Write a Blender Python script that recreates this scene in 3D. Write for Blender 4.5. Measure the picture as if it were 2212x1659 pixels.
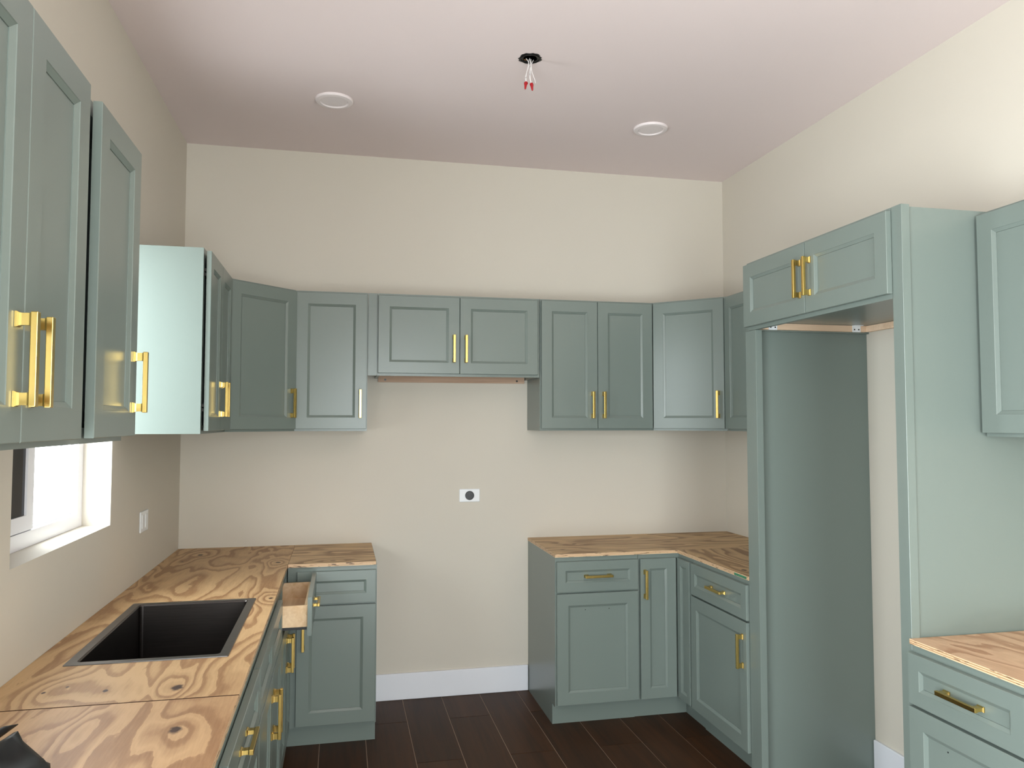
import bpy, bmesh, math, random
from mathutils import Matrix, Vector
random.seed(7)
for o in list(bpy.data.objects):
    bpy.data.objects.remove(o, do_unlink=True)
S = bpy.context.scene
COL = S.collection

# ------------------------------------------------------------------ camera
F_PX, YAW, PITCH, ROLL = 1678.368, 0.2163795, 0.0496573, 0.0003383
cy_, sy_, cp_, sp_ = math.cos(YAW), math.sin(YAW), math.cos(PITCH), math.sin(PITCH)
fwd = Vector((sy_ * cp_, cy_ * cp_, sp_)); rgt = Vector((cy_, -sy_, 0)); upv = rgt.cross(fwd)
r2 = math.cos(ROLL) * rgt + math.sin(ROLL) * upv
u2 = -math.sin(ROLL) * rgt + math.cos(ROLL) * upv
cam = bpy.data.cameras.new('camera'); cam.sensor_width = 36; cam.sensor_fit = 'HORIZONTAL'
cam.lens = F_PX / 2212 * 36; cam.clip_start = 0.05; cam.clip_end = 200
camo = bpy.data.objects.new('camera', cam); COL.objects.link(camo)
camo.matrix_world = Matrix(((r2.x, u2.x, -fwd.x, 0.85657), (r2.y, u2.y, -fwd.y, -4.55387), (r2.z, u2.z, -fwd.z, 1.57835), (0, 0, 0, 1)))
S.camera = camo

# ------------------------------------------------------------------ world and light
W = bpy.data.worlds.new('overcast_sky'); S.world = W; W.use_nodes = True
bg = W.node_tree.nodes['Background']
bg.inputs[0].default_value = (0.90, 0.975, 1.0, 1); bg.inputs[1].default_value = 5.3
S.view_settings.view_transform = 'Standard'; S.view_settings.look = 'None'
S.view_settings.exposure = 1.52; S.view_settings.gamma = 1.0
S.view_settings.use_curve_mapping = False

def portal(name, loc, rot, sx, sz):
    l = bpy.data.lights.new(name, 'AREA'); l.shape = 'RECTANGLE'; l.size = sx; l.size_y = sz
    l.cycles.is_portal = True
    o = bpy.data.objects.new(name, l); COL.objects.link(o); o.location = loc; o.rotation_euler = rot
    return o

RW, RH, YF = 3.25, 3.135, -6.6           # room width, height, front wall (behind the camera)
WIN = (-2.229, -1.304, 1.187, 2.36)      # kitchen window y0 y1 z0 z1
PAT = (0.80, 2.20, 0.0, 2.45)            # patio opening in the front wall x0 x1 z0 z1
SID = (-5.7, -3.55, 0.05, 2.35)             # second window in the left wall behind the camera
portal('window_daylight', (-0.19, (WIN[0] + WIN[1]) / 2, (WIN[2] + WIN[3]) / 2), (0, -math.pi / 2, 0), WIN[3] - WIN[2], WIN[1] - WIN[0])
portal('patio_daylight', ((PAT[0] + PAT[1]) / 2, YF - 0.1, (PAT[2] + PAT[3]) / 2), (math.pi / 2, 0, 0), PAT[1] - PAT[0], PAT[3] - PAT[2])
portal('side_daylight', (-0.19, (SID[0] + SID[1]) / 2, (SID[2] + SID[3]) / 2), (0, -math.pi / 2, 0), SID[3] - SID[2], SID[1] - SID[0])

# ------------------------------------------------------------------ materials
def lin(r, g, b):
    return tuple(((c / 255) / 12.92 if c / 255 <= 0.04045 else ((c / 255 + 0.055) / 1.055) ** 2.4) for c in (r, g, b)) + (1,)

class N:
    """tiny node-graph helper"""
    def __init__(s, name):
        s.m = bpy.data.materials.new(name); s.m.use_nodes = True
        s.t = s.m.node_tree; s.b = s.t.nodes['Principled BSDF']
    def n(s, typ, **kw):
        x = s.t.nodes.new(typ)
        for k, v in kw.items(): setattr(x, k, v)
        return x
    def l(s, a, b): s.t.links.new(a, b)
    def put(s, sock, v):
        if isinstance(v, bpy.types.NodeSocket): s.l(v, sock)
        else: sock.default_value = v
    def math(s, op, a, b=0.0, c=0.0, clamp=False):
        x = s.n('ShaderNodeMath', operation=op); x.use_clamp = clamp
        s.put(x.inputs[0], a); s.put(x.inputs[1], b); s.put(x.inputs[2], c)
        return x.outputs[0]
    def vmath(s, op, a, b=(0, 0, 0), out=0):
        x = s.n('ShaderNodeVectorMath', operation=op); s.put(x.inputs[0], a); s.put(x.inputs[1], b)
        return x.outputs[out]
    def noise(s, vec, scale, detail=3, rough=0.5, dist=0.0):
        x = s.n('ShaderNodeTexNoise'); s.l(vec, x.inputs['Vector'])
        x.inputs['Scale'].default_value = scale; x.inputs['Detail'].default_value = detail
        x.inputs['Roughness'].default_value = rough; x.inputs['Distortion'].default_value = dist
        return x.outputs[0]
    def mix(s, f, a, b):
        x = s.n('ShaderNodeMix', data_type='RGBA'); s.put(x.inputs[0], f); s.put(x.inputs[6], a); s.put(x.inputs[7], b)
        return x.outputs[2]
    def ramp(s, f, stops):
        x = s.n('ShaderNodeValToRGB'); s.l(f, x.inputs[0]); e = x.color_ramp.elements
        while len(e) > 1: e.remove(e[0])
        e[0].position = stops[0][0]; e[0].color = stops[0][1]
        for p, c in stops[1:]:
            k = e.new(p); k.color = c
        return x.outputs[0]
    def obj(s): return s.n('ShaderNodeTexCoord').outputs['Object']
    def bump(s, h, strength, dist=0.01):
        x = s.n('ShaderNodeBump'); x.inputs['Strength'].default_value = strength; x.inputs['Distance'].default_value = dist
        s.l(h, x.inputs['Height']); s.l(x.outputs[0], s.b.inputs['Normal'])
    def set(s, **kw):
        for k, v in kw.items(): s.put(s.b.inputs[k.replace('_', ' ')], v)
        return s

def plain(name, rgb, rough=0.5, metal=0.0, var=0.03, scale=6, bump=0.0, bscale=300, coat=0.0):
    g = N(name); o = g.obj(); n = g.noise(o, scale, 3)
    c = lin(*rgb); d = tuple(x * (1 - var * 2) for x in c[:3]) + (1,)
    g.set(Base_Color=g.mix(n, c, d), Roughness=rough, Metallic=metal, Coat_Weight=coat)
    if bump: g.bump(g.noise(o, bscale, 2), bump, 0.002)
    return g.m

M = {}
M['wall'] = plain('cream_wall_paint', (211, 204, 191), 0.75, var=0.015, scale=1.5, bump=0.12, bscale=160)
M['ceiling'] = plain('white_ceiling_paint', (234, 219, 217), 0.85, var=0.015, scale=1.2, bump=0.12, bscale=140)
M['trim'] = plain('white_trim_paint', (232, 234, 240), 0.4, var=0.01)
M['sage'] = plain('sage_green_cabinet_lacquer', (117, 128, 122), 0.28, var=0.02, scale=4, bump=0.03, bscale=500, coat=0.0)
M['brass'] = plain('brushed_gold_metal', (220, 188, 110), 0.26, metal=1.0, var=0.05, scale=60)
M['white_plastic'] = plain('white_plastic', (236, 238, 240), 0.3, var=0.01)
M['fitting'] = plain('white_light_trim', (240, 230, 230), 0.55, var=0.01)
M['vinyl'] = plain('white_window_vinyl', (238, 238, 244), 0.3, var=0.01)
M['black'] = plain('black_plastic', (12, 12, 14), 0.3, var=0.05)
M['dark_metal'] = plain('dark_steel_box', (40, 38, 36), 0.5, metal=0.6, var=0.1, scale=40)
M['red'] = plain('red_wire_nut_plastic', (165, 10, 22), 0.35, var=0.03)
M['wire_white'] = plain('white_wire_insulation', (235, 230, 228), 0.4, var=0.02)
M['copper'] = plain('bare_copper', (190, 140, 90), 0.35, metal=1.0)
M['grout'] = plain('tan_grout', (168, 142, 122), 0.9, var=0.06, scale=30)
M['dark_glass'] = plain('dark_window_glass', (16, 14, 18), 0.08, var=0.02)
M['dark_glass'].node_tree.nodes['Principled BSDF'].inputs['Specular IOR Level'].default_value = 0.15
M['paint_mark'] = plain('green_stamp_ink', (70, 140, 105), 0.7, var=0.3, scale=120)
M['hinge'] = plain('nickel_hinge', (170, 170, 172), 0.3, metal=1.0)
M['stucco'] = plain('white_exterior_stucco', (236, 230, 224), 0.9, var=0.03, scale=3, bump=0.2, bscale=60)
M['concrete'] = plain('pale_concrete', (200, 196, 188), 0.9, var=0.08, scale=2)

def wood(name, c1, c2, axis='x', rough=0.5, k=1.0, spec=0.4):
    g = N(name); o = g.obj()
    sc = {'x': (1.2, 26, 26), 'y': (26, 1.2, 26), 'z': (26, 26, 1.2)}[axis]
    v = g.vmath('MULTIPLY', o, tuple(x * k for x in sc))
    oi = g.n('ShaderNodeObjectInfo').outputs['Random']
    off = g.n('ShaderNodeCombineXYZ'); g.l(g.math('MULTIPLY', oi, 37.0), off.inputs[0]); g.l(g.math('MULTIPLY', oi, 91.0), off.inputs[1])
    v = g.vmath('ADD', v, off.outputs[0])
    a = g.noise(v, 1.0, 5, 0.6, 0.6); b = g.noise(v, 4.0, 3, 0.6)
    f = g.math('ADD', g.math('MULTIPLY', a, 0.75), g.math('MULTIPLY', b, 0.35))
    col = g.ramp(f, [(0.32, lin(*c2)), (0.72, lin(*c1))])
    hsv = g.n('ShaderNodeHueSaturation'); g.l(col, hsv.inputs['Color'])
    g.l(g.math('ADD', g.math('MULTIPLY', oi, 0.3), 0.85), hsv.inputs['Value'])
    g.set(Base_Color=hsv.outputs[0], Roughness=rough)
    g.b.inputs['Specular IOR Level'].default_value = spec
    g.bump(f, 0.12, 0.001)
    return g.m
M['floor_tile'] = wood('dark_brown_wood_look_tile', (72, 44, 23), (42, 25, 12), 'y', 0.5, 0.6, 0.22)
M['drawer_wood'] = wood('pale_pine_drawer_wood', (240, 212, 174), (212, 172, 126), 'x', 0.5, 0.8)
M['rail_wood'] = wood('pale_maple_rail', (240, 212, 184), (216, 182, 150), 'y', 0.5, 0.8)
M['dark_rail'] = wood('brown_plywood_rail', (196, 166, 142), (158, 126, 104), 'x', 0.6, 0.8)

def steel(name, c1, c2):
    g = N(name); o = g.obj()
    v = g.vmath('MULTIPLY', o, (6, 240, 240))
    n = g.noise(v, 1.0, 3)
    g.set(Base_Color=g.mix(n, lin(*c1), lin(*c2)), Metallic=1.0, Roughness=0.33)
    g.bump(n, 0.05, 0.0005)
    return g.m
M['steel'] = steel('brushed_steel_rim', (134, 132, 132), (116, 114, 114))
M['shaded_steel'] = steel('shade_darkened_steel_basin', (96, 90, 87), (78, 73, 71))  # darker copy of the rim steel, the basin's inner shade put into the colour

def plywood(name, axis, knots, seed=0.0, light=(204, 168, 122), dark=(138, 94, 56), lines=10.0, sx=4.4, sy=1.15):
    """rotary-cut veneer: contour bands of a stretched noise field, bent round the knots; ply layers on the edges"""
    g = N(name); o = g.obj()
    a, b = (sy, sx) if axis == 'x' else (sx, sy)
    v = g.vmath('ADD', g.vmath('MULTIPLY', o, (a, b, 0.0)), (seed * 3.1, seed * 7.7, seed))
    field = g.math('MULTIPLY', g.noise(v, 1.0, 2.0, 0.45, 0.55), lines)
    field = g.math('ADD', field, g.math('MULTIPLY', g.noise(v, 6.0, 4, 0.65), 0.6))
    mask = None
    for kx, ky, r, amp in knots:
        d = g.vmath('SUBTRACT', o, (kx, ky, 0))
        ex = (0.75, 1.25, 0.0) if axis == 'x' else (1.25, 0.75, 0.0)
        d = g.vmath('LENGTH', g.vmath('MULTIPLY', d, ex), out=1)
        w = g.math('POWER', 2.718, g.math('MULTIPLY', g.math('POWER', g.math('DIVIDE', d, 0.085), 2.0), -1.0))
        field = g.math('ADD', field, g.math('MULTIPLY', w, amp))
        wob = g.math('ADD', d, g.math('MULTIPLY', g.math('SUBTRACT', g.noise(o, 60.0, 2), 0.5), r * 0.9))
        mk = g.math('SUBTRACT', 1.0, g.math('DIVIDE', g.math('SUBTRACT', wob, r * 0.55), r * 0.45), clamp=True)
        mask = mk if mask is None else g.math('MAXIMUM', mask, mk)
    fr = g.math('FRACT', field)
    band = g.ramp(fr, [(0.0, (0, 0, 0, 1)), (0.36, (0.10, 0.10, 0.10, 1)), (0.62, (0.62, 0.62, 0.62, 1)), (0.86, (1, 1, 1, 1)), (0.93, (0.8, 0.8, 0.8, 1)), (0.97, (0, 0, 0, 1))])
    vein = g.math('MULTIPLY', g.math('SINE', g.math('MULTIPLY', field, 19.0)), 0.07)
    fs = (10, 160, 0) if axis == 'x' else (160, 10, 0)
    fine = g.noise(g.vmath('MULTIPLY', o, fs), 1.0, 3, 0.6)
    big = g.noise(v, 0.9, 1)
    f = g.math('ADD', g.math('ADD', g.math('MULTIPLY', band, 0.78), vein), g.math('MULTIPLY', g.math('SUBTRACT', fine, 0.45), 0.55))
    f = g.math('ADD', f, g.math('MULTIPLY', g.math('SUBTRACT', big, 0.5), 0.5), clamp=True)
    top = g.mix(f, lin(*light), lin(*dark))
    if mask is not None:
        top = g.mix(mask, top, lin(62, 34, 20))
    # edges: five plies, dark glue lines and voids
    sep = g.n('ShaderNodeSeparateXYZ'); g.l(o, sep.inputs[0])
    ply = g.math('FRACT', g.math('MULTIPLY', sep.outputs[2], 1 / 0.0064))
    void = g.math('GREATER_THAN', g.noise(g.vmath('MULTIPLY', o, (22, 22, 260)), 1.0, 2), 0.62)
    edge = g.mix(g.math('GREATER_THAN', ply, 0.55), lin(226, 196, 158), lin(176, 134, 96))
    edge = g.mix(g.math('MULTIPLY', void, 0.8), edge, lin(70, 44, 30))
    geo = g.n('ShaderNodeNewGeometry'); sn = g.n('ShaderNodeSeparateXYZ'); g.l(geo.outputs['Normal'], sn.inputs[0])
    isedge = g.math('LESS_THAN', g.math('ABSOLUTE', sn.outputs[2]), 0.5)
    g.set(Base_Color=g.mix(isedge, top, edge), Roughness=0.5)
    g.bump(f, 0.1, 0.001)
    return g.m

# ------------------------------------------------------------------ mesh helpers
def link(name, bm, mat, parent=None, loc=(0, 0, 0), rz=0.0, smooth=False):
    me = bpy.data.meshes.new(name)
    bmesh.ops.recalc_face_normals(bm, faces=bm.faces)
    bm.to_mesh(me); bm.free()
    me.materials.append(mat if not isinstance(mat, str) else M[mat])
    if smooth:
        for p in me.polygons: p.use_smooth = True
    o = bpy.data.objects.new(name, me); COL.objects.link(o)
    o.parent = parent; o.location = loc; o.rotation_euler = (0, 0, rz)
    return o

def box(bm, x0, x1, y0, y1, z0, z1):
    v = [bm.verts.new(p) for p in ((x0, y0, z0), (x1, y0, z0), (x1, y1, z0), (x0, y1, z0), (x0, y0, z1), (x1, y0, z1), (x1, y1, z1), (x0, y1, z1))]
    for f in ((3, 2, 1, 0), (4, 5, 6, 7), (0, 1, 5, 4), (1, 2, 6, 5), (2, 3, 7, 6), (3, 0, 4, 7)):
        bm.faces.new([v[i] for i in f])

def boxes(*bs):
    bm = bmesh.new()
    for b in bs: box(bm, *b)
    return bm

def bbox(b, bev=0.0012):
    bm = boxes(b)
    bmesh.ops.bevel(bm, geom=bm.edges[:], offset=bev, segments=1, affect='EDGES', profile=0.5)
    return bm

def prism(bm, pts, z0, z1):
    lo = [bm.verts.new((x, y, z0)) for x, y in pts]; hi = [bm.verts.new((x, y, z1)) for x, y in pts]
    n = len(pts)
    bm.faces.new(lo[::-1]); bm.faces.new(hi)
    for i in range(n): bm.faces.new((lo[i], lo[(i + 1) % n], hi[(i + 1) % n], hi[i]))

def tube(bm, pts, r, seg=8, caps=True):
    pts = [Vector(p) for p in pts]; rings = []
    for i, p in enumerate(pts):
        t = (pts[min(i + 1, len(pts) - 1)] - pts[max(i - 1, 0)]).normalized()
        a = t.cross(Vector((0, 0, 1)));
        if a.length < 1e-3: a = Vector((1, 0, 0))
        a.normalize(); b = t.cross(a)
        rr = r[i] if isinstance(r, (list, tuple)) else r
        rings.append([bm.verts.new(p + rr * (math.cos(k * 2 * math.pi / seg) * a + math.sin(k * 2 * math.pi / seg) * b)) for k in range(seg)])
    for A, B in zip(rings, rings[1:]):
        for k in range(seg): bm.faces.new((A[k], A[(k + 1) % seg], B[(k + 1) % seg], B[k]))
    if caps: bm.faces.new(rings[0][::-1]); bm.faces.new(rings[-1])

def lathe(bm, prof, seg=32, axis='z', c=(0, 0, 0)):
    rings = []
    for r, h in prof:
        ring = []
        for k in range(seg):
            a = k * 2 * math.pi / seg; x, y = r * math.cos(a), r * math.sin(a)
            ring.append(bm.verts.new((c[0] + x, c[1] + y, c[2] + h) if axis == 'z' else (c[0] + x, c[1] + h, c[2] + y)))
        rings.append(ring)
    for A, B in zip(rings, rings[1:]):
        for k in range(seg): bm.faces.new((A[k], A[(k + 1) % seg], B[(k + 1) % seg], B[k]))
    bm.faces.new(rings[0][::-1]); bm.faces.new(rings[-1])

def tag(o, label=None, cat=None, group=None, kind=None):
    if label: o['label'] = label
    if cat: o['category'] = cat
    if group: o['group'] = group
    if kind: o['kind'] = kind
    return o

def empty(name, loc=(0, 0, 0), rz=0.0):
    o = bpy.data.objects.new(name, None); COL.objects.link(o); o.location = loc; o.rotation_euler = (0, 0, rz)
    o.empty_display_size = 0.05
    return o

# ------------------------------------------------------------------ room shell
def wall_with_holes(name, axis, pos, thick, a0, a1, z0, z1, holes, mat):
    """wall as boxes round its openings; axis x: plane x=pos, runs along y; axis y: plane y=pos, runs along x"""
    bm = bmesh.new(); cuts = sorted(holes)
    def add(p0, p1, q0, q1):
        if p1 - p0 < 1e-4 or q1 - q0 < 1e-4: return
        if axis == 'x': box(bm, min(pos, pos + thick), max(pos, pos + thick), p0, p1, q0, q1)
        else: box(bm, p0, p1, min(pos, pos + thick), max(pos, pos + thick), q0, q1)
    a = a0
    for h0, h1, k0, k1 in cuts:
        add(a, h0, z0, z1); add(h0, h1, z0, k0); add(h0, h1, k1, z1); a = h1
    add(a, a1, z0, z1)
    return tag(link(name, bm, mat), kind='structure')

wall_with_holes('wall_left', 'x', 0.0, -0.2, YF, 0.0, 0, RH, [WIN, SID], 'wall')
wall_with_holes('wall_back', 'y', 0.0, 0.2, -0.2, RW + 0.2, 0, RH, [], 'wall')
wall_with_holes('wall_right', 'x', RW, 0.2, YF, 0.0, 0, RH, [], 'wall')
wall_with_holes('wall_front', 'y', YF, -0.2, -0.2, RW + 0.2, 0, RH, [PAT], 'wall')
bm = boxes((-0.2, RW + 0.2, YF - 0.2, 0.2, RH, RH + 0.15))
tag(link('ceiling', bm, 'ceiling'), kind='structure')

# floor: grout bed with separate wood-look tiles
floor = tag(link('floor', boxes((-0.2, RW + 0.2, YF - 0.2, 0.2, -0.12, -0.0025)), 'grout'), kind='structure')
TW, TL, G = 0.2227, 1.02, 0.0021
tile_cache = {}
for k in range(-1, 15):
    x0, x1 = max(0.001, 0.103 + k * TW + G), min(RW - 0.001, 0.103 + (k + 1) * TW - G)
    if x1 - x0 < 0.02: continue
    j = (-0.345 if k % 2 == 0 else -0.857) + TL
    while j > YF:
        y1, y0 = min(-0.001, j - G), max(YF + 0.001, j - TL + G)
        j -= TL
        if y1 - y0 < 0.02: continue
        key = (round(x1 - x0, 3), round(y1 - y0, 3))
        if key not in tile_cache:
            w, l = (x1 - x0) / 2, (y1 - y0) / 2
            b = bmesh.new(); box(b, -w, w, -l, l, -0.0024, 0.0)
            t = link('floor_tile', b, 'floor_tile', floor); tile_cache[key] = t.data
        else:
            t = bpy.data.objects.new('floor_tile', tile_cache[key]); COL.objects.link(t); t.parent = floor
        t.location = ((x0 + x1) / 2, (y0 + y1) / 2, 0)

def baseboard(name, b):
    return tag(link(name, bbox(b, 0.003), 'trim'), kind='structure')
baseboard('baseboard_back', (1.042, 1.953, -0.0145, -0.0005, 0.0005, 0.148))
baseboard('baseboard_right', (RW - 0.0145, RW - 0.0005, -2.346, -1.383, 0.0005, 0.14))

# kitchen window: horizontal slider, far half open, near half dark glass
win = tag(empty('window_1', (-0.10, WIN[1], WIN[2])), kind='structure')
wy, wz = WIN[1] - WIN[0], WIN[3] - WIN[2]       # local: x into the wall (-), y from -wy to 0, z from 0 to wz
FR, D = 0.055, 0.062
e = 0.0008
link('sill_member', boxes((-D, 0, -wy + e, -e, e, 0.05)), 'vinyl', win)
link('head_member', boxes((-D, 0, -wy + e, -e, wz - 0.05, wz - e)), 'vinyl', win)
link('jamb', boxes((-D, 0, -FR, -e, 0.05, wz - 0.05), (-0.052, -0.046, -FR - 0.012, -FR, 0.05, wz - 0.05), (-0.030, -0.024, -FR - 0.014, -FR, 0.05, wz - 0.05), (-D, -0.058, -FR - 0.018, -FR, 0.05, wz - 0.05)), 'vinyl', win)
link('jamb', boxes((-D, 0, -wy + e, -wy + FR, 0.05, wz - 0.05)), 'vinyl', win)
link('track', boxes((-0.030, -0.024, -wy + FR, -FR - 0.015, 0.05, 0.064), (-0.052, -0.046, -wy + FR, -FR - 0.015, 0.05, 0.064)), 'vinyl', win)
b = bmesh.new(); lathe(b, [(0.0001, 0), (0.004, -0.0005), (0.004, 0.001)], 12, 'y', (-0.038, -FR - 0.0008, 0.085))
link('screw', b, 'hinge', win)
mid = -0.47
sash = link('sash', boxes((-0.022, -0.004, mid - 0.055, mid, 0.052, wz - 0.052), (-0.022, -0.004, -wy + FR + e, -wy + FR + 0.05, 0.052, wz - 0.052),
                          (-0.022, -0.004, -wy + FR + 0.05, mid - 0.055, 0.052, 0.10), (-0.022, -0.004, -wy + FR + 0.05, mid - 0.055, wz - 0.10, wz - 0.052)), 'vinyl', win)
link('pane', boxes((-0.016, -0.011, -wy + FR + 0.05, mid - 0.055, 0.10, wz - 0.10)), 'dark_glass', sash)
link('latch', boxes((-0.004, 0.006, mid - 0.04, mid - 0.02, wz * 0.45, wz * 0.45 + 0.07)), 'vinyl', sash)

# openings behind the camera: framed patio opening and second window
def frame_x(name, p, y):
    w = tag(empty(name, (p[0], y, p[2])), kind='structure')
    L, H = p[1] - p[0], p[3] - p[2]
    link('jamb', boxes((0.001, 0.06, -0.1, 0.0, 0.0, H)), 'vinyl', w); link('jamb', boxes((L - 0.06, L - 0.001, -0.1, 0.0, 0.0, H)), 'vinyl', w)
    link('head_member', boxes((0.06, L - 0.06, -0.1, 0.0, H - 0.06, H - 0.001)), 'vinyl', w)
frame_x('door_1', PAT, YF - 0.04)
w2 = tag(empty('window_2', (-0.10, SID[0], SID[2])), kind='structure')
L, H = SID[1] - SID[0], SID[3] - SID[2]
link('jamb', boxes((-0.06, 0, 0.001, 0.05, 0.001, H - 0.001)), 'vinyl', w2); link('jamb', boxes((-0.06, 0, L - 0.05, L - 0.001, 0.001, H - 0.001)), 'vinyl', w2)
link('sill_member', boxes((-0.06, 0, 0.05, L - 0.05, 0.001, 0.05)), 'vinyl', w2); link('head_member', boxes((-0.06, 0, 0.05, L - 0.05, H - 0.05, H - 0.001)), 'vinyl', w2)
link('mullion', boxes((-0.06, 0, L / 2 - 0.03, L / 2 + 0.03, 0.05, H - 0.05)), 'vinyl', w2)


# ------------------------------------------------------------------ cabinet kit
# local frame of every front: x along the face, -y out of the face, z up
T = 0.019
def ring_mesh(bm, x0, x1, z0, z1, stile, bev, depth, ch=0.0014, t=T, fr=0.0):
    rings = []
    for ins, y in ((ch * 0, 0), (0, -t + ch), (ch, -t), (stile, -t), (stile + 0.0012, -t + 0.0016), (stile + bev, -t + depth), (stile + bev, -0.003)):
        rings.append([bm.verts.new(p) for p in ((x0 + ins, y, z0 + ins), (x1 - ins, y, z0 + ins), (x1 - ins, y, z1 - ins), (x0 + ins, y, z1 - ins))])
    for A, B in zip(rings, rings[1:]):
        for k in range(4): bm.faces.new((A[k], A[(k + 1) % 4], B[(k + 1) % 4], B[k]))
    A, B = rings[-1], rings[0]
    v = rings[0]
    r = [bm.verts.new((p.co.x, 0, p.co.z)) for p in A]
    for k in range(4):
        bm.faces.new((A[k], A[(k + 1) % 4], r[(k + 1) % 4], r[k])); bm.faces.new((r[k], r[(k + 1) % 4], B[(k + 1) % 4], B[k]))

handle_mesh = None
HL = 0.152
def handle_data():
    global handle_mesh
    if handle_mesh: return handle_mesh
    bm = bmesh.new()
    h = HL / 2
    def rbox(b, bev):
        t = boxes(b); bmesh.ops.bevel(t, geom=t.edges[:], offset=bev, segments=2, affect='EDGES', profile=0.5)
        me = bpy.data.meshes.new('tmp'); t.to_mesh(me); t.free(); bm.from_mesh(me); bpy.data.meshes.remove(me)
    rbox((-0.0066, 0.0066, -0.034, -0.0230, -h, h), 0.0013)
    for s in (-1, 1):
        c = s * (h - 0.0125)
        secs = [(0.0075, 0.0125, -0.0005), (0.0075, 0.0125, -0.0035), (0.0058, 0.0105, -0.0065), (0.0052, 0.0098, -0.010), (0.0052, 0.0098, -0.021), (0.0058, 0.0112, -0.0240)]
        rings = [[bm.verts.new((a * i, y, c + b * j)) for i, j in ((-1, -1), (1, -1), (1, 1), (-1, 1))] for a, b, y in secs]
        for A, B in zip(rings, rings[1:]):
            for k in range(4): bm.faces.new((A[k], A[(k + 1) % 4], B[(k + 1) % 4], B[k]))
        bm.faces.new(rings[0][::-1]); bm.faces.new(rings[-1])
    bmesh.ops.recalc_face_normals(bm, faces=bm.faces)
    handle_mesh = bpy.data.meshes.new('handle'); bm.to_mesh(handle_mesh); bm.free()
    handle_mesh.materials.append(M['brass'])
    return handle_mesh

def handle(parent, x, z, orient, y=-T):
    o = bpy.data.objects.new('handle', handle_data()); COL.objects.link(o); o.parent = parent
    o.location = (x, y, z)
    if orient == 'h': o.rotation_euler = (0, math.pi / 2, 0)
    o['label'] = 'gold bar handle'
    return o

def front(parent, kind, x0, x1, z0, z1, yface, rot=0.0, org=(0, 0), hnd=None, stile=0.060, bev=0.012, depth=0.0075, panels=1, holes=()):
    """door / drawer front hung on a face; hnd = list of (orient, x, z) in the front's own metres"""
    w, h = x1 - x0, z1 - z0
    c, s = math.cos(rot), math.sin(rot)
    px, py = x0, yface
    loc = (org[0] + c * px - s * py, org[1] + s * px + c * py, z0)
    bm = bmesh.new()
    spans = [(w * i / panels, w * (i + 1) / panels) for i in range(panels)]
    for a, b in spans: ring_mesh(bm, a, b, 0, h, stile, bev, depth, ch=0.0014 if panels == 1 else 0.0006)
    d = link(kind, bm, 'sage', parent, loc, rot)
    i = stile + bev + 0.0004
    for a, b in spans:
        p = link('panel', boxes((a + i, b - i, -T + depth + 0.0016, -0.0005, i, h - i)), 'sage', d)
    for hx, hz in holes:
        bmh = bmesh.new(); lathe(bmh, [(0.0026, -T + depth + 0.0013), (0.0026, -T + depth + 0.0030)], 10, 'y', (hx, 0, hz)); link('screw_hole', bmh, 'black', d)
    for (o_, hx, hz) in (hnd or []):
        inner = stile + bev < hx < w - stile - bev and stile + bev < hz < h - stile - bev
        handle(d, hx, hz, o_, -T + (depth + 0.0014 if inner else 0))
    return d

def rect_cab(name, label, loc, rz, w, d, h, fronts, toe=0.0, gap=0.003, cat='cabinet', group=None, bottom_up=0.012, mids=(), stileW=0.038, extra_rails=(), lside=True, closed_top=True):
    r = tag(empty(name, loc, rz), label, cat, group)
    t, fr = 0.016, 0.019
    def side(x0, x1):
        bm = bmesh.new()
        pts = [(-0.001, 0), (-0.001, h), (-d + fr, h), (-d + fr, toe)] + ([(-d + 0.07, toe), (-d + 0.07, 0)] if toe else [(-d + fr, 0)])
        if not toe: pts = [(-0.001, 0), (-0.001, h), (-d + fr, h), (-d + fr, 0)]
        A = [bm.verts.new((x0, y, z)) for y, z in pts]; B = [bm.verts.new((x1, y, z)) for y, z in pts]; n = len(pts)
        bm.faces.new(A); bm.faces.new(B[::-1])
        for k in range(n): bm.faces.new((A[k], A[(k + 1) % n], B[(k + 1) % n], B[k]))
        link('side_panel', bm, 'sage', r)
    side(0.0006, t); side(w - t, w - 0.0006)
    link('bottom_panel', boxes((t, w - t, -d + fr, -0.004, toe + bottom_up, toe + bottom_up + 0.012)), 'sage', r)
    if closed_top: link('top_panel', boxes((t, w - t, -d + fr, -0.004, h - 0.014, h - 0.001)), 'sage', r)
    link('back_panel', boxes((t, w - t, -0.012, -0.004, toe + bottom_up + 0.012, h - 0.014)), 'sage', r)
    bl = [(0.0006, stileW, -d, -d + fr, toe, h), (w - stileW, w - 0.0006, -d, -d + fr, toe, h),
          (stileW, w - stileW, -d, -d + fr, toe, toe + 0.034), (stileW, w - stileW, -d, -d + fr, h - 0.034, h)]
    for z in mids: bl.append((stileW, w - stileW, -d, -d + fr, z - 0.018, z + 0.018))
    for x in extra_rails: bl.append((x - 0.02, x + 0.02, -d, -d + fr, toe + 0.034, h - 0.034))
    link('face_frame', boxes(*bl), 'sage', r)
    if toe:
        link('toe_kick', boxes((0.001, w - 0.001, -d + 0.060, -d + 0.0695, 0.0008, toe + 0.01)), 'sage', r)
    for f in fronts:
        front(r, yface=-d - gap, **f)
    return r

def V(x, z): return ('v', x, z)
UB, UT = 1.533, 2.279
UH = UT - UB
DZ0, DZ1 = 0.012, UH - 0.010           # upper door range, local
HZ = 0.072 + 0.076 - 0.0               # handle centre above door bottom... upper doors
def up(x0, x1, hx=None, z0=DZ0, z1=DZ1, hz=None):
    w = x1 - x0
    d = dict(kind='door', x0=x0, x1=x1, z0=z0, z1=z1)
    if hx is not None:
        d['hnd'] = [V(0.032 if hx == 'l' else w - 0.032, hz if hz is not None else 0.134)]
    return d

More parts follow.
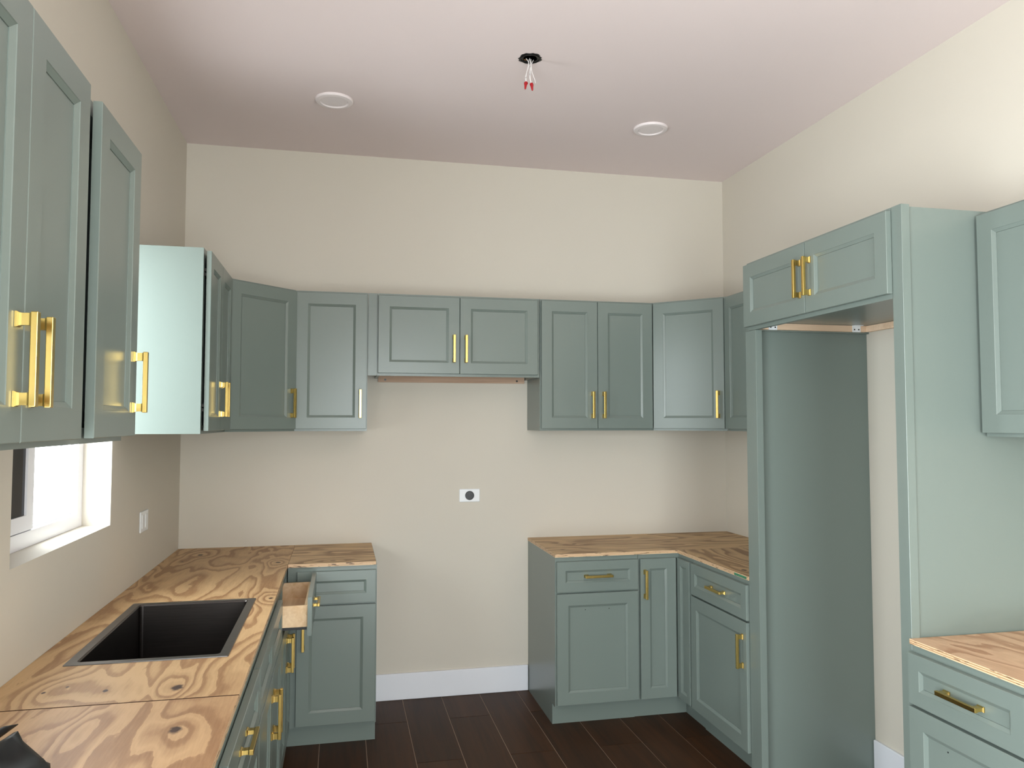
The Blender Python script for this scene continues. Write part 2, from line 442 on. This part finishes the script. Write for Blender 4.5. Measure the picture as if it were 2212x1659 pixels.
PI = math.pi
# --- uppers on the back wall
x0 = 0.615
rect_cab('wall_cabinet', 'sage green single-door wall cabinet between the left corner cabinet and the short double cabinet', (x0, 0, UB), 0, 0.378, 0.305, UH,
         [up(0.005, 0.373, 'r')], gap=0.003)
mc = rect_cab('wall_cabinet', 'short wide two-door sage green wall cabinet above the empty stove gap', (1.043, 0, 1.832), 0, 0.906, 0.305, UT - 1.832,
         [up(0.005, 0.447, 'r', 0.014, UT - 1.832 - 0.012, 0.137), up(0.450, 0.892, 'l', 0.014, UT - 1.832 - 0.012, 0.137)], extra_rails=(0.4485,), bottom_up=0.026)
link('filler_strip', boxes((-0.0485, -0.0006, -0.305, -0.286, 0, UT - 1.832)), 'sage', mc)
rl = link('hanging_rail', boxes((0.02, 0.886, -0.020, -0.002, -0.020, 0.026)), 'dark_rail', mc)
for hx in (0.06, 0.84):
    b = bmesh.new(); lathe(b, [(0.006, -0.0208), (0.006, -0.0195)], 12, 'y', (hx, 0, -0.006)); link('screw_hole', b, 'black', rl)
rect_cab('wall_cabinet', 'tall two-door sage green wall cabinet left of the right corner cabinet', (1.9505, 0, UB), 0, 0.6845, 0.305, UH,
         [up(0.006, 0.3365, 'r'), up(0.3395, 0.672, 'l')], extra_rails=(0.338,), gap=0.004)

# --- diagonal corner uppers
def diag_cab(label, corner, mirror, hside):
    r = tag(empty('corner_wall_cabinet', (corner, 0, UB)), label, 'cabinet', 'diagonal corner wall cabinets')
    m = -1 if mirror else 1
    a, b = 0.6145, 0.305
    e = 0.001
    pts = [(m * e, -e), (m * a, -e), (m * a, -b), (m * b, -a), (m * e, -a)]
    if mirror: pts = pts[::-1]
    bm = bmesh.new(); prism(bm, pts, 0.022, UH); link('carcass', bm, 'sage', r)
    L = math.hypot(a - b, a - b)
    rot = m * PI / 4
    org = (m * b, -a) if not mirror else (m * a, -b)
    # face frame lip and bottom lip
    c, s = math.cos(rot), math.sin(rot)
    lip = link('face_frame', boxes((0.001, 0.034, -0.004, -0.0002, 0, UH), (L - 0.034, L - 0.001, -0.004, -0.0002, 0, UH), (0.034, L - 0.034, -0.004, -0.0002, 0, 0.03), (0.034, L - 0.034, -0.004, -0.0002, UH - 0.03, UH)), 'sage', r, (org[0], org[1], 0), rot)
    w = L - 0.022
    front(r, 'door', 0.011, L - 0.011, DZ0, DZ1, -0.0075, rot, org, [V(w - 0.032, 0.134)] )
    return r
diag_cab('sage green diagonal corner cabinet in the left corner, handle next to the single-door cabinet', 0.0, False, 'r')
diag_cab('sage green diagonal corner cabinet in the right corner beside the fridge alcove', RW, True, 'r')

# --- uppers on the left wall (fronts face +x): rotation +90, local x = world y
ca = rect_cab('wall_cabinet', 'nearest two-door wall cabinet at the left edge of the picture', (0, -3.475, UB), PI / 2, 0.645, 0.320, UH,
         [up(0.020, 0.322, 'r'), up(0.325, 0.627, 'l')], extra_rails=(0.3235,), gap=0.011)
rect_cab('wall_cabinet', 'narrow single-door wall cabinet between the nearest cabinet and the window', (0, -2.829, UB), PI / 2, 0.395, 0.318, UH,
         [up(0.068, 0.404, 'r')], gap=0.011, stileW=0.05)
cc = rect_cab('wall_cabinet', 'two-door wall cabinet with a bright blank side past the window', (0, -1.276, UB), PI / 2, 0.6605, 0.312, UH,
         [up(0.012, 0.322, 'r'), up(0.325, 0.635, 'l')], extra_rails=(0.3235,), gap=0.010)
for z in (0.09, UH - 0.11):
    link('hinge', boxes((0.018, 0.030, -0.3215, -0.3125, z, z + 0.012), (0.018, 0.030, -0.3215, -0.3125, z + 0.018, z + 0.030)), 'dark_metal', cc)

# --- upper on the right wall behind the fridge alcove (fronts face -x): rotation -90, local x = world -y
rect_cab('wall_cabinet', 'wall cabinet half hidden behind the fridge alcove', (RW, -0.6155, UB), -PI / 2, 0.744, 0.305, UH,
         [up(0.006, 0.368), up(0.371, 0.738)], extra_rails=(0.3695,))
# --- near right upper
rect_cab('wall_cabinet', 'wall cabinet at the right edge of the picture above the drawer cabinet', (RW, -2.3745, UB), -PI / 2, 0.46, 0.305, UH,
         [up(0.004, 0.455, 'r')])

# ------------------------------------------------------------------ fridge alcove
FX = 2.64
def tall_panel(label, y0, y1, sy0, sy1, ztop, zst):
    r = tag(empty('fridge_surround', (RW, (y0 + y1) / 2, 0)), label, 'panel', 'fridge alcove panels')
    yo = (y0 + y1) / 2
    link('side_board', boxes((FX + 0.032 - RW, -0.001, y0 - yo, y1 - yo, 0.0008, ztop)), 'sage', r)
    link('front_stile', bbox((FX - RW, FX + 0.0315 - RW, sy0 - yo, sy1 - yo, 0.0008, zst), 0.001), 'sage', r)
    return r
tall_panel('tall sage green fridge alcove panel on the far side with a wide front stile', -1.380, -1.3615, -1.449, -1.3615, 2.29, 1.989)
tall_panel('tall sage green fridge alcove panel standing beside the near right counter', -2.3655, -2.348, -2.3735, -2.3245, 2.290, 2.296)
fc = rect_cab('fridge_cabinet', 'short two-door sage green cabinet over the empty fridge alcove', (RW, -1.3815, 1.990), -PI / 2, 0.9425, RW - FX, 0.305,
         [dict(kind='door', x0=0.002, x1=0.474, z0=0.016, z1=0.293, hnd=[V(0.472 - 0.028, 0.138)]), dict(kind='door', x0=0.478, x1=0.944, z0=0.016, z1=0.293, hnd=[V(0.034, 0.138)])],
         extra_rails=(0.476,), bottom_up=0.035, gap=0.002)
link('side_rail', boxes((0.018, 0.036, -0.59, -0.03, 0.006, 0.034)), 'rail_wood', fc)
link('back_rail', boxes((0.036, 0.925, -0.03, -0.012, 0.006, 0.034)), 'rail_wood', fc)
for yy in (-0.075, -0.50):
    bk = link('bracket', boxes((0.0365, 0.039, yy - 0.028, yy + 0.014, 0.004, 0.0345), (0.039, 0.06, yy - 0.028, yy + 0.014, 0.032, 0.0345)), 'white_plastic', fc)
    bk['label'] = 'white corner bracket'
    for q in (-0.018, 0.004):
        bm = bmesh.new()
        seg = 10; ring0 = []; ring1 = []
        for k in range(seg):
            a = 2 * PI * k / seg
            ring0.append(bm.verts.new((0.0388, yy + q + 0.0035 * math.cos(a), 0.016 + 0.0035 * math.sin(a)))); ring1.append(bm.verts.new((0.0398, yy + q + 0.0035 * math.cos(a), 0.016 + 0.0035 * math.sin(a))))
        bm.faces.new(ring1)
        for k in range(seg): bm.faces.new((ring0[k], ring0[(k + 1) % seg], ring1[(k + 1) % seg], ring1[k]))
        link('screw', bm, 'black', bk)

# ------------------------------------------------------------------ base cabinets
BH, TK = 0.8755, 0.107
DR = (0.696, 0.853)     # drawer front heights
DO = (0.119, 0.687)     # door heights
def dr(x0, x1, h=False, kind='drawer_front', **k):
    d = dict(kind=kind, x0=x0, x1=x1, z0=DR[0], z1=DR[1], stile=0.046, bev=0.011)
    if h: d['hnd'] = [('h', (x1 - x0) / 2, (DR[1] - DR[0]) / 2)]
    d.update(k); return d
def do(x0, x1, side=None, **k):
    d = dict(kind='door', x0=x0, x1=x1, z0=DO[0], z1=DO[1])
    w = x1 - x0
    if side: d['hnd'] = [V(0.032 if side == 'l' else w - 0.032, DO[1] - DO[0] - 0.131)]
    d.update(k); return d

# back wall, left of the stove gap
rect_cab('base_cabinet', 'sage green base cabinet at the left of the stove gap with a blank drawer front', (0.6125, 0, 0), 0, 0.4275, 0.600, BH,
         [dr(0.045, 0.421), do(0.045, 0.421, 'l')], toe=TK, mids=(0.69,), stileW=0.05)
# back wall, right of the stove gap
rect_cab('base_cabinet', 'base cabinet right of the stove gap, two screw holes in its door', (1.955, 0, 0), 0, 0.459, 0.600, BH,
         [dr(0.006, 0.454, True), do(0.006, 0.454, holes=((0.155, 0.482), (0.286, 0.482)))], toe=TK, mids=(0.69,))
# corner cabinet on the right, L-shaped with two narrow doors meeting in the corner
lz = tag(empty('corner_base_cabinet', (RW, 0, 0)), 'L-shaped corner base cabinet with two narrow doors meeting at the inner corner', 'cabinet')
xl, yn = 2.415 - RW, -0.774
fx, fy = 2.650 - RW, -0.600
P = [(-0.001, -0.001), (-0.001, yn), (fx, yn), (fx, fy), (xl, fy), (xl, -0.001)]
bm = bmesh.new(); prism(bm, P, TK, BH); link('carcass', bm, 'sage', lz)
P2 = [(-0.001, -0.001), (-0.001, yn), (fx + 0.0655, yn), (fx + 0.0655, fy + 0.0655), (xl, fy + 0.0655), (xl, -0.001)]
bm = bmesh.new(); prism(bm, P2, 0.0008, TK - 0.0005); link('toe_kick', bm, 'sage', lz)
front(lz, 'door', 2.421 - RW, 2.624 - RW, 0.119, 0.853, fy - 0.003, 0, (0, 0), [V(0.024, 0.734 - 0.132)], stile=0.052)
front(lz, 'door', 0.626, 0.770, 0.119, 0.853, fx - 0.003, -PI / 2, (0, 0), None, stile=0.036)
# right wall run up to the fridge alcove
rect_cab('base_cabinet', 'base cabinet against the fridge alcove with a drawer and a handled door', (RW, -0.7755, 0), -PI / 2, 0.585, 0.600, BH,
         [dr(0.014, 0.577, True), do(0.014, 0.577, 'r')], toe=TK, mids=(0.69,))
# near right
rect_cab('base_cabinet', 'drawer base cabinet in the lower right corner beside the tall panel', (RW, -2.3745, 0), -PI / 2, 0.445, 0.610, BH,
         [dr(0.005, 0.437, True), do(0.005, 0.437, holes=((0.15, 0.482), (0.28, 0.482)))], toe=TK, mids=(0.69,))
# left wall run: fronts face +x, local x = world y - y0
lc = rect_cab('base_cabinet', 'base cabinet in the left corner with its wooden drawer pulled open', (0, -1.203, 0), PI / 2, 0.588, 0.610, BH,
         [do(0.006, 0.283, 'r'), do(0.286, 0.563, 'l')], toe=TK, mids=(0.69,), extra_rails=(0.2845,), closed_top=False)
# open drawer
d = front(lc, 'drawer', 0.006, 0.563, DR[0] + 0.003, DR[1] + 0.003, -0.730, stile=0.046, bev=0.011, hnd=[('h', 0.2785, 0.0785)])
link('drawer_side', bbox((0.030, 0.044, 0.0, 0.46, 0.030, 0.118), 0.001), 'drawer_wood', d)
link('drawer_side', bbox((0.513, 0.527, 0.0, 0.46, 0.030, 0.118), 0.001), 'drawer_wood', d)
link('drawer_back', boxes((0.044, 0.513, 0.446, 0.46, 0.030, 0.112)), 'drawer_wood', d)
link('drawer_front_board', boxes((0.044, 0.513, 0.0005, 0.0135, 0.030, 0.118)), 'drawer_wood', d)
link('drawer_bottom', boxes((0.044, 0.513, 0.0135, 0.446, 0.040, 0.046)), 'drawer_wood', d)
link('runner', boxes((0.034, 0.042, 0.004, 0.46, 0.018, 0.0295)), 'black', d); link('runner', boxes((0.515, 0.523, 0.004, 0.46, 0.018, 0.0295)), 'black', d)

sb = rect_cab('sink_base_cabinet', 'wide sink base cabinet under the steel sink with a two-panel false front', (0, -2.113, 0), PI / 2, 0.9095, 0.610, BH,
         [dr(0.004, 0.906, panels=2, kind='false_front'), do(0.004, 0.4535, 'r'), do(0.4565, 0.906, 'l')], toe=TK, mids=(0.69,), extra_rails=(0.455,), closed_top=False)
rect_cab('base_cabinet', 'left drawer base cabinet just nearer than the sink cabinet', (0, -2.789, 0), PI / 2, 0.6755, 0.610, BH,
         [dr(0.005, 0.671, True), do(0.005, 0.3365, 'r'), do(0.3395, 0.671, 'l')], toe=TK, mids=(0.69,), extra_rails=(0.338,))
rect_cab('base_cabinet', 'nearest base cabinet at the bottom of the left run', (0, -3.402, 0), PI / 2, 0.6125, 0.610, BH,
         [dr(0.005, 0.607, True), do(0.005, 0.3045, 'r'), do(0.3075, 0.607, 'l')], toe=TK, mids=(0.69,), extra_rails=(0.306,))

# ------------------------------------------------------------------ plywood counter tops
Z0, Z1 = 0.8760, 0.892
M['dark_edge'] = plain('dark_brown_ply_edge', (70, 36, 16), 0.8, var=0.2, scale=40)  # dark brown for the sheet edge that faces the seam
def sheet(label, pts, mat, hole=None, dark_edge=False):
    bm = bmesh.new()
    if hole is None: prism(bm, pts, 0, Z1 - Z0)
    else:
        (x0, x1, y0, y1), (a0, a1, b0, b1) = pts, hole
        def ring(X0, X1, Y0, Y1, z): return [bm.verts.new(p) for p in ((X0, Y0, z), (X1, Y0, z), (X1, Y1, z), (X0, Y1, z))]
        h = Z1 - Z0
        ob, ot, ib, it = ring(x0, x1, y0, y1, 0), ring(x0, x1, y0, y1, h), ring(a0, a1, b0, b1, 0), ring(a0, a1, b0, b1, h)
        for k in range(4):
            j = (k + 1) % 4
            bm.faces.new((ob[k], ob[j], ot[j], ot[k])); bm.faces.new((ib[k], ib[j], it[j], it[k]))
            bm.faces.new((ot[k], ot[j], it[j], it[k])); bm.faces.new((ob[k], ob[j], ib[j], ib[k]))
    o = link('plywood_sheet', bm, mat); o.location = (0, 0, Z0)
    if dark_edge:
        o.data.materials.append(M['dark_edge'])
        for p in o.data.polygons:
            if p.normal.y < -0.9 and p.center.y < min(v.co.y for v in o.data.vertices) + 0.01: p.material_index = 1
    return tag(o, label, 'plywood')
kn = [(0.449, -2.364, 0.022, 1.9), (0.275, -2.350, 0.010, 1.0), (0.126, -2.335, 0.008, 1.3), (0.152, -0.235, 0.020, 1.6), (0.563, -0.543, 0.018, 1.6), (0.596, -1.345, 0.012, 2.6), (0.10, -0.42, 0.009, 1.0), (0.17, -2.30, 0.006, 1.2)]
sheet('long plywood counter top around the sink along the left wall', (0.001, 0.6128, -2.4515, -0.001), plywood('pine_plywood_sink', 'y', kn, 1.3), hole=(0.118, 0.522, -2.095, -1.359), dark_edge=True)
sheet('nearest plywood counter top in the lower left corner', [(0.001, -3.395), (0.6128, -3.395), (0.6128, -2.4575), (0.001, -2.4575)],
      plywood('pine_plywood_near', 'y', [(0.502, -2.661, 0.020, 1.7), (0.2, -3.05, 0.02, 1.6)], 4.2, light=(202, 164, 120), dark=(140, 97, 60)))
sheet('small plywood top left of the stove gap', [(0.6142, -0.616), (1.034, -0.616), (1.034, -0.001), (0.6142, -0.001)],
      plywood('pine_plywood_small', 'x', [(0.807, -0.274, 0.012, 0.8), (0.827, -0.548, 0.014, 0.8)], 2.1, light=(210, 176, 130), dark=(128, 90, 54), lines=9))
sheet('plywood counter top right of the stove gap along the back wall', [(1.9535, -0.613), (RW - 0.001, -0.613), (RW - 0.001, -0.001), (1.9535, -0.001)],
      plywood('pine_plywood_back', 'x', [(2.036, -0.464, 0.014, 0.9), (2.154, -0.292, 0.012, 0.8)], 6.6, light=(210, 176, 130), dark=(128, 90, 54), lines=8))
rs = sheet('plywood counter top ending at the fridge alcove', [(2.637, -1.360), (RW - 0.001, -1.360), (RW - 0.001, -0.6142), (2.637, -0.6142)],
      plywood('pine_plywood_right', 'y', [(2.70, -1.21, 0.016, 0.9)], 8.3, light=(210, 176, 130), dark=(128, 90, 54), lines=8))
pm = link('paint_mark', boxes((2.6358, 2.6369, -1.345, -1.235, 0.002, 0.013)), 'paint_mark', rs); pm['label'] = 'green painted stamp on the edge'
sheet('plywood counter top in the lower right corner', [(2.632, -2.822), (RW - 0.001, -2.822), (RW - 0.001, -2.3725), (2.632, -2.3725)],
      plywood('pine_plywood_corner', 'y', [], 9.7, light=(214, 178, 144), dark=(168, 124, 92), lines=7))

# ------------------------------------------------------------------ sink
sx0, sx1, sy0, sy1 = 0.098, 0.541, -2.113, -1.341
sk = tag(empty('sink', ((sx0 + sx1) / 2, (sy0 + sy1) / 2, Z1)), 'dark stainless steel drop-in sink set in the plywood', 'sink')
hw, hl = (sx1 - sx0) / 2, (sy1 - sy0) / 2
rw, bw, bl, bd = 0.0, hw - 0.030, hl - 0.030, 0.235
bm = bmesh.new()
def rrect(a, b, r, z, n=5):
    out = []
    for cx, cy, a0 in ((a - r, b - r, 0), (-a + r, b - r, PI / 2), (-a + r, -b + r, PI), (a - r, -b + r, 1.5 * PI)):
        for k in range(n):
            t = a0 + PI / 2 * k / (n - 1); out.append(bm.verts.new((cx + r * math.cos(t), cy + r * math.sin(t), z)))
    return out
def bridge(A, B):
    n = len(A)
    for k in range(n): bm.faces.new((A[k], A[(k + 1) % n], B[(k + 1) % n], B[k]))
A = rrect(hw, hl, 0.004, 0.0004); B = rrect(hw - 0.001, hl - 0.001, 0.004, 0.0028); C = rrect(bw + 0.003, bl + 0.003, 0.014, 0.0026)
A2 = rrect(bw + 0.006, bl + 0.006, 0.014, 0.0004)
bridge(A, B); bridge(B, C); bridge(C, A2); bridge(A2, A)
link('rim', bm, 'steel', sk)
bm = bmesh.new()
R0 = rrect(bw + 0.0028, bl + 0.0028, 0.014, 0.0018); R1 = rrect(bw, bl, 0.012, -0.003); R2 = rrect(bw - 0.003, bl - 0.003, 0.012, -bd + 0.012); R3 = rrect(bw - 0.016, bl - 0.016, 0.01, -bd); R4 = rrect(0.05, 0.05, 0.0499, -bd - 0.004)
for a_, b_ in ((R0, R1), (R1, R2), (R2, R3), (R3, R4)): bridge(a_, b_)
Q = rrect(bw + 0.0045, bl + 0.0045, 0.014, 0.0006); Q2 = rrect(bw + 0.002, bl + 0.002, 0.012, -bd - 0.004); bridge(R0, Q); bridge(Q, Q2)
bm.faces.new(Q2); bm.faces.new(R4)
bs = link('basin', bm, 'shaded_steel', sk)
bm = bmesh.new(); lathe(bm, [(0.045, -bd - 0.0038), (0.043, -bd - 0.001), (0.034, -bd - 0.002), (0.030, -bd - 0.0035)], 32); link('drain', bm, 'hinge', bs)

# ------------------------------------------------------------------ wall plates
ro = tag(empty('range_outlet', (1.601, -0.0005, 1.150)), 'white wall plate with a round black stove outlet on the back wall', 'outlet')
link('plate', bbox((-0.061, 0.061, -0.006, 0, -0.038, 0.038), 0.0025), 'white_plastic', ro)
bm = bmesh.new(); lathe(bm, [(0.0265, -0.0055), (0.0265, -0.010), (0.0245, -0.0125), (0.0215, -0.0125), (0.0205, -0.0095)], 36, 'y'); rc = link('receptacle', bm, 'black', ro)
for s in (-1, 1):
    link('slot', boxes((s * 0.010 - 0.0012, s * 0.010 + 0.0012, -0.0100, -0.0094, -0.006, 0.006)), 'dark_metal', rc)
link('slot', boxes((-0.0012, 0.0012, -0.0100, -0.0094, -0.016, -0.007)), 'dark_metal', rc)
so = tag(empty('wall_switch', (0.0005, -0.795, 1.140)), 'white two-gang switch plate on the left wall past the window', 'switch')
link('plate', bbox((0, 0.006, -0.068, 0.068, -0.046, 0.046), 0.002), 'white_plastic', so)
for s in (-1, 1):
    link('rocker', bbox((0.0055, 0.0085, s * 0.030 - 0.017, s * 0.030 + 0.017, -0.030, 0.030), 0.001), 'white_plastic', so)

# ------------------------------------------------------------------ ceiling fittings
def downlight(label, x, y):
    r = tag(empty('recessed_light', (x, y, RH - 0.0005)), label, 'ceiling light', 'unlit recessed ceiling lights')
    bm = bmesh.new(); lathe(bm, [(0.090, 0.0), (0.090, -0.006), (0.086, -0.011), (0.068, -0.013), (0.064, -0.009), (0.064, 0.0)], 48)
    link('trim_ring', bm, 'fitting', r, smooth=False)
    bm = bmesh.new(); lathe(bm, [(0.0632, -0.001), (0.0632, -0.0075), (0.030, -0.0085), (0.0005, -0.0088)], 48)
    link('lens', bm, 'fitting', r)
downlight('round white unlit ceiling light on the left', 0.808, -0.777)
downlight('round white unlit ceiling light on the right', 2.440, -0.765)

jb = tag(empty('junction_box', (1.630, -1.395, RH - 0.0005)), 'open ceiling junction box with dangling wires', 'junction box')
bm = bmesh.new(); lathe(bm, [(0.049, -0.0), (0.049, -0.0012), (0.044, -0.0016), (0.002, -0.0010)], 32)
for v in bm.verts:      # roughly cut drywall edge
    q = math.atan2(v.co.y, v.co.x); k = 1 + 0.05 * math.sin(5 * q + 1) + 0.04 * math.sin(11 * q) + 0.03 * math.sin(17 * q + 2)
    if v.co.xy.length > 0.03: v.co.x *= k; v.co.y *= k
link('box_opening', bm, 'black', jb)
bm = bmesh.new(); lathe(bm, [(0.041, -0.0014), (0.041, -0.0045), (0.0385, -0.0045), (0.0385, -0.0014)], 32); link('box_rim', bm, 'dark_metal', jb)
def wire(mat, pts, r=0.0015, name='wire'):
    bm = bmesh.new()
    P = [Vector(p) for p in pts]; out = []
    for i in range(len(P) - 1):          # catmull-rom
        p0, p1, p2, p3 = P[max(i - 1, 0)], P[i], P[i + 1], P[min(i + 2, len(P) - 1)]
        for k in range(6):
            t = k / 6
            out.append(0.5 * ((2 * p1) + (p2 - p0) * t + (2 * p0 - 5 * p1 + 4 * p2 - p3) * t * t + (3 * p1 - p0 - 3 * p2 + p3) * t ** 3))
    out.append(P[-1]); tube(bm, out, r, 6); return link(name, bm, mat, jb, smooth=True)
wire('wire_white', [(-0.018, 0.0, -0.002), (-0.012, -0.004, -0.012), (-0.006, -0.004, -0.030), (-0.016, 0, -0.065), (-0.021, 0, -0.085), (-0.019, 0, -0.104)])
wire('wire_white', [(-0.004, 0.004, -0.002), (-0.010, 0.0, -0.040), (-0.017, 0, -0.075), (-0.0165, 0, -0.104)])
wire('wire_white', [(0.016, 0.006, -0.002), (0.004, -0.002, -0.030), (-0.002, 0, -0.060), (-0.002, 0, -0.085), (0.003, 0, -0.106)])
wire('wire_white', [(-0.004, -0.006, -0.002), (0.003, -0.002, -0.040), (0.001, 0, -0.075), (0.001, 0, -0.090), (0.005, 0, -0.106)])
wire('wire_white', [(0.004, 0.002, -0.002), (0.006, 0, -0.045), (0.014, 0, -0.075), (0.020, 0, -0.090), (0.0235, 0, -0.106)])
wire('black', [(0.006, 0.004, -0.002), (0.001, 0.003, -0.045), (-0.001, 0.003, -0.080), (0.002, 0.003, -0.100), (0.006, 0.002, -0.107)])
wire('black', [(-0.034, -0.010, -0.003), (-0.040, 0, -0.006), (-0.036, 0.008, -0.012), (-0.024, 0.012, -0.005)], 0.002)
wire('copper', [(-0.028, 0.006, -0.002), (-0.022, 0.0, -0.008), (-0.014, 0.004, -0.007), (-0.016, 0.010, -0.002)], 0.0013)
def nut(x, z, tx):
    bm = bmesh.new()
    tube(bm, [(x, 0, z), (x + tx * 0.1, 0, z - 0.004), (x + tx * 0.4, 0, z - 0.012), (x + tx * 0.9, 0, z - 0.030), (x + tx, 0, z - 0.033)], [0.0058, 0.0066, 0.0062, 0.0038, 0.002], 10)
    tube(bm, [(x - 0.007, 0, z - 0.003), (x + tx * 0.4 - 0.006, 0, z - 0.013)], [0.002, 0.001], 6); tube(bm, [(x + 0.007, 0, z - 0.003), (x + tx * 0.4 + 0.006, 0, z - 0.013)], [0.002, 0.001], 6)
    link('wire_nut', bm, 'red', jb)
nut(-0.018, -0.104, -0.004); nut(0.006, -0.107, 0.004)

# ------------------------------------------------------------------ black plastic bag on the near counter
M['bag'] = plain('black_bag_plastic', (6, 6, 7), 0.5, var=0.1, scale=30)
bag = tag(empty('plastic_bag', (0.145, -2.915, Z1)), 'crumpled black plastic bag with pointed tied ends in the lower left corner', 'bag')
bm = bmesh.new(); bmesh.ops.create_icosphere(bm, subdivisions=4, radius=1.0)
for v in bm.verts:
    c = v.co.copy()
    n = 1 + 0.05 * math.sin(7 * c.x + 3 * c.y) + 0.05 * math.sin(9 * c.y - 5 * c.z + 1) + 0.03 * math.sin(17 * c.x - 13 * c.z)
    a = math.atan2(c.y, c.x)
    star = 1 + 0.22 * max(0, math.cos(1.5 * (a - 0.45))) ** 6 - 0.10 * max(0, math.cos(1.5 * (a - 1.0))) ** 4
    z = max(c.z, -0.4)
    v.co = (c.x * 0.140 * n * star, c.y * 0.165 * n * star, z * 0.032 * n)
    k = math.exp(-((v.co.x - 0.080) / 0.030) ** 2 - ((v.co.y - 0.090) / 0.035) ** 2) * (1 if c.z > 0 else 0)
    v.co += Vector((0.004 * k, 0.02 * k, 0.042 * k))
lo = min(v.co.z for v in bm.verts)
for v in bm.verts: v.co.z = max(v.co.z - lo, 0.0008)
link('bag_body', bm, 'bag', bag, smooth=True)
for pts, rr in (([(0.015, 0.09, 0.030), (0.032, 0.130, 0.054), (0.047, 0.165, 0.059), (0.061, 0.196, 0.058)], [0.007, 0.010, 0.008, 0.001]),
                ([(0.000, 0.09, 0.030), (0.002, 0.120, 0.068), (0.006, 0.145, 0.082), (-0.006, 0.165, 0.090)], [0.007, 0.010, 0.008, 0.001])):
    bm = bmesh.new(); tube(bm, pts, rr, 8); link('bag_tie', bm, 'bag', bag, smooth=True)
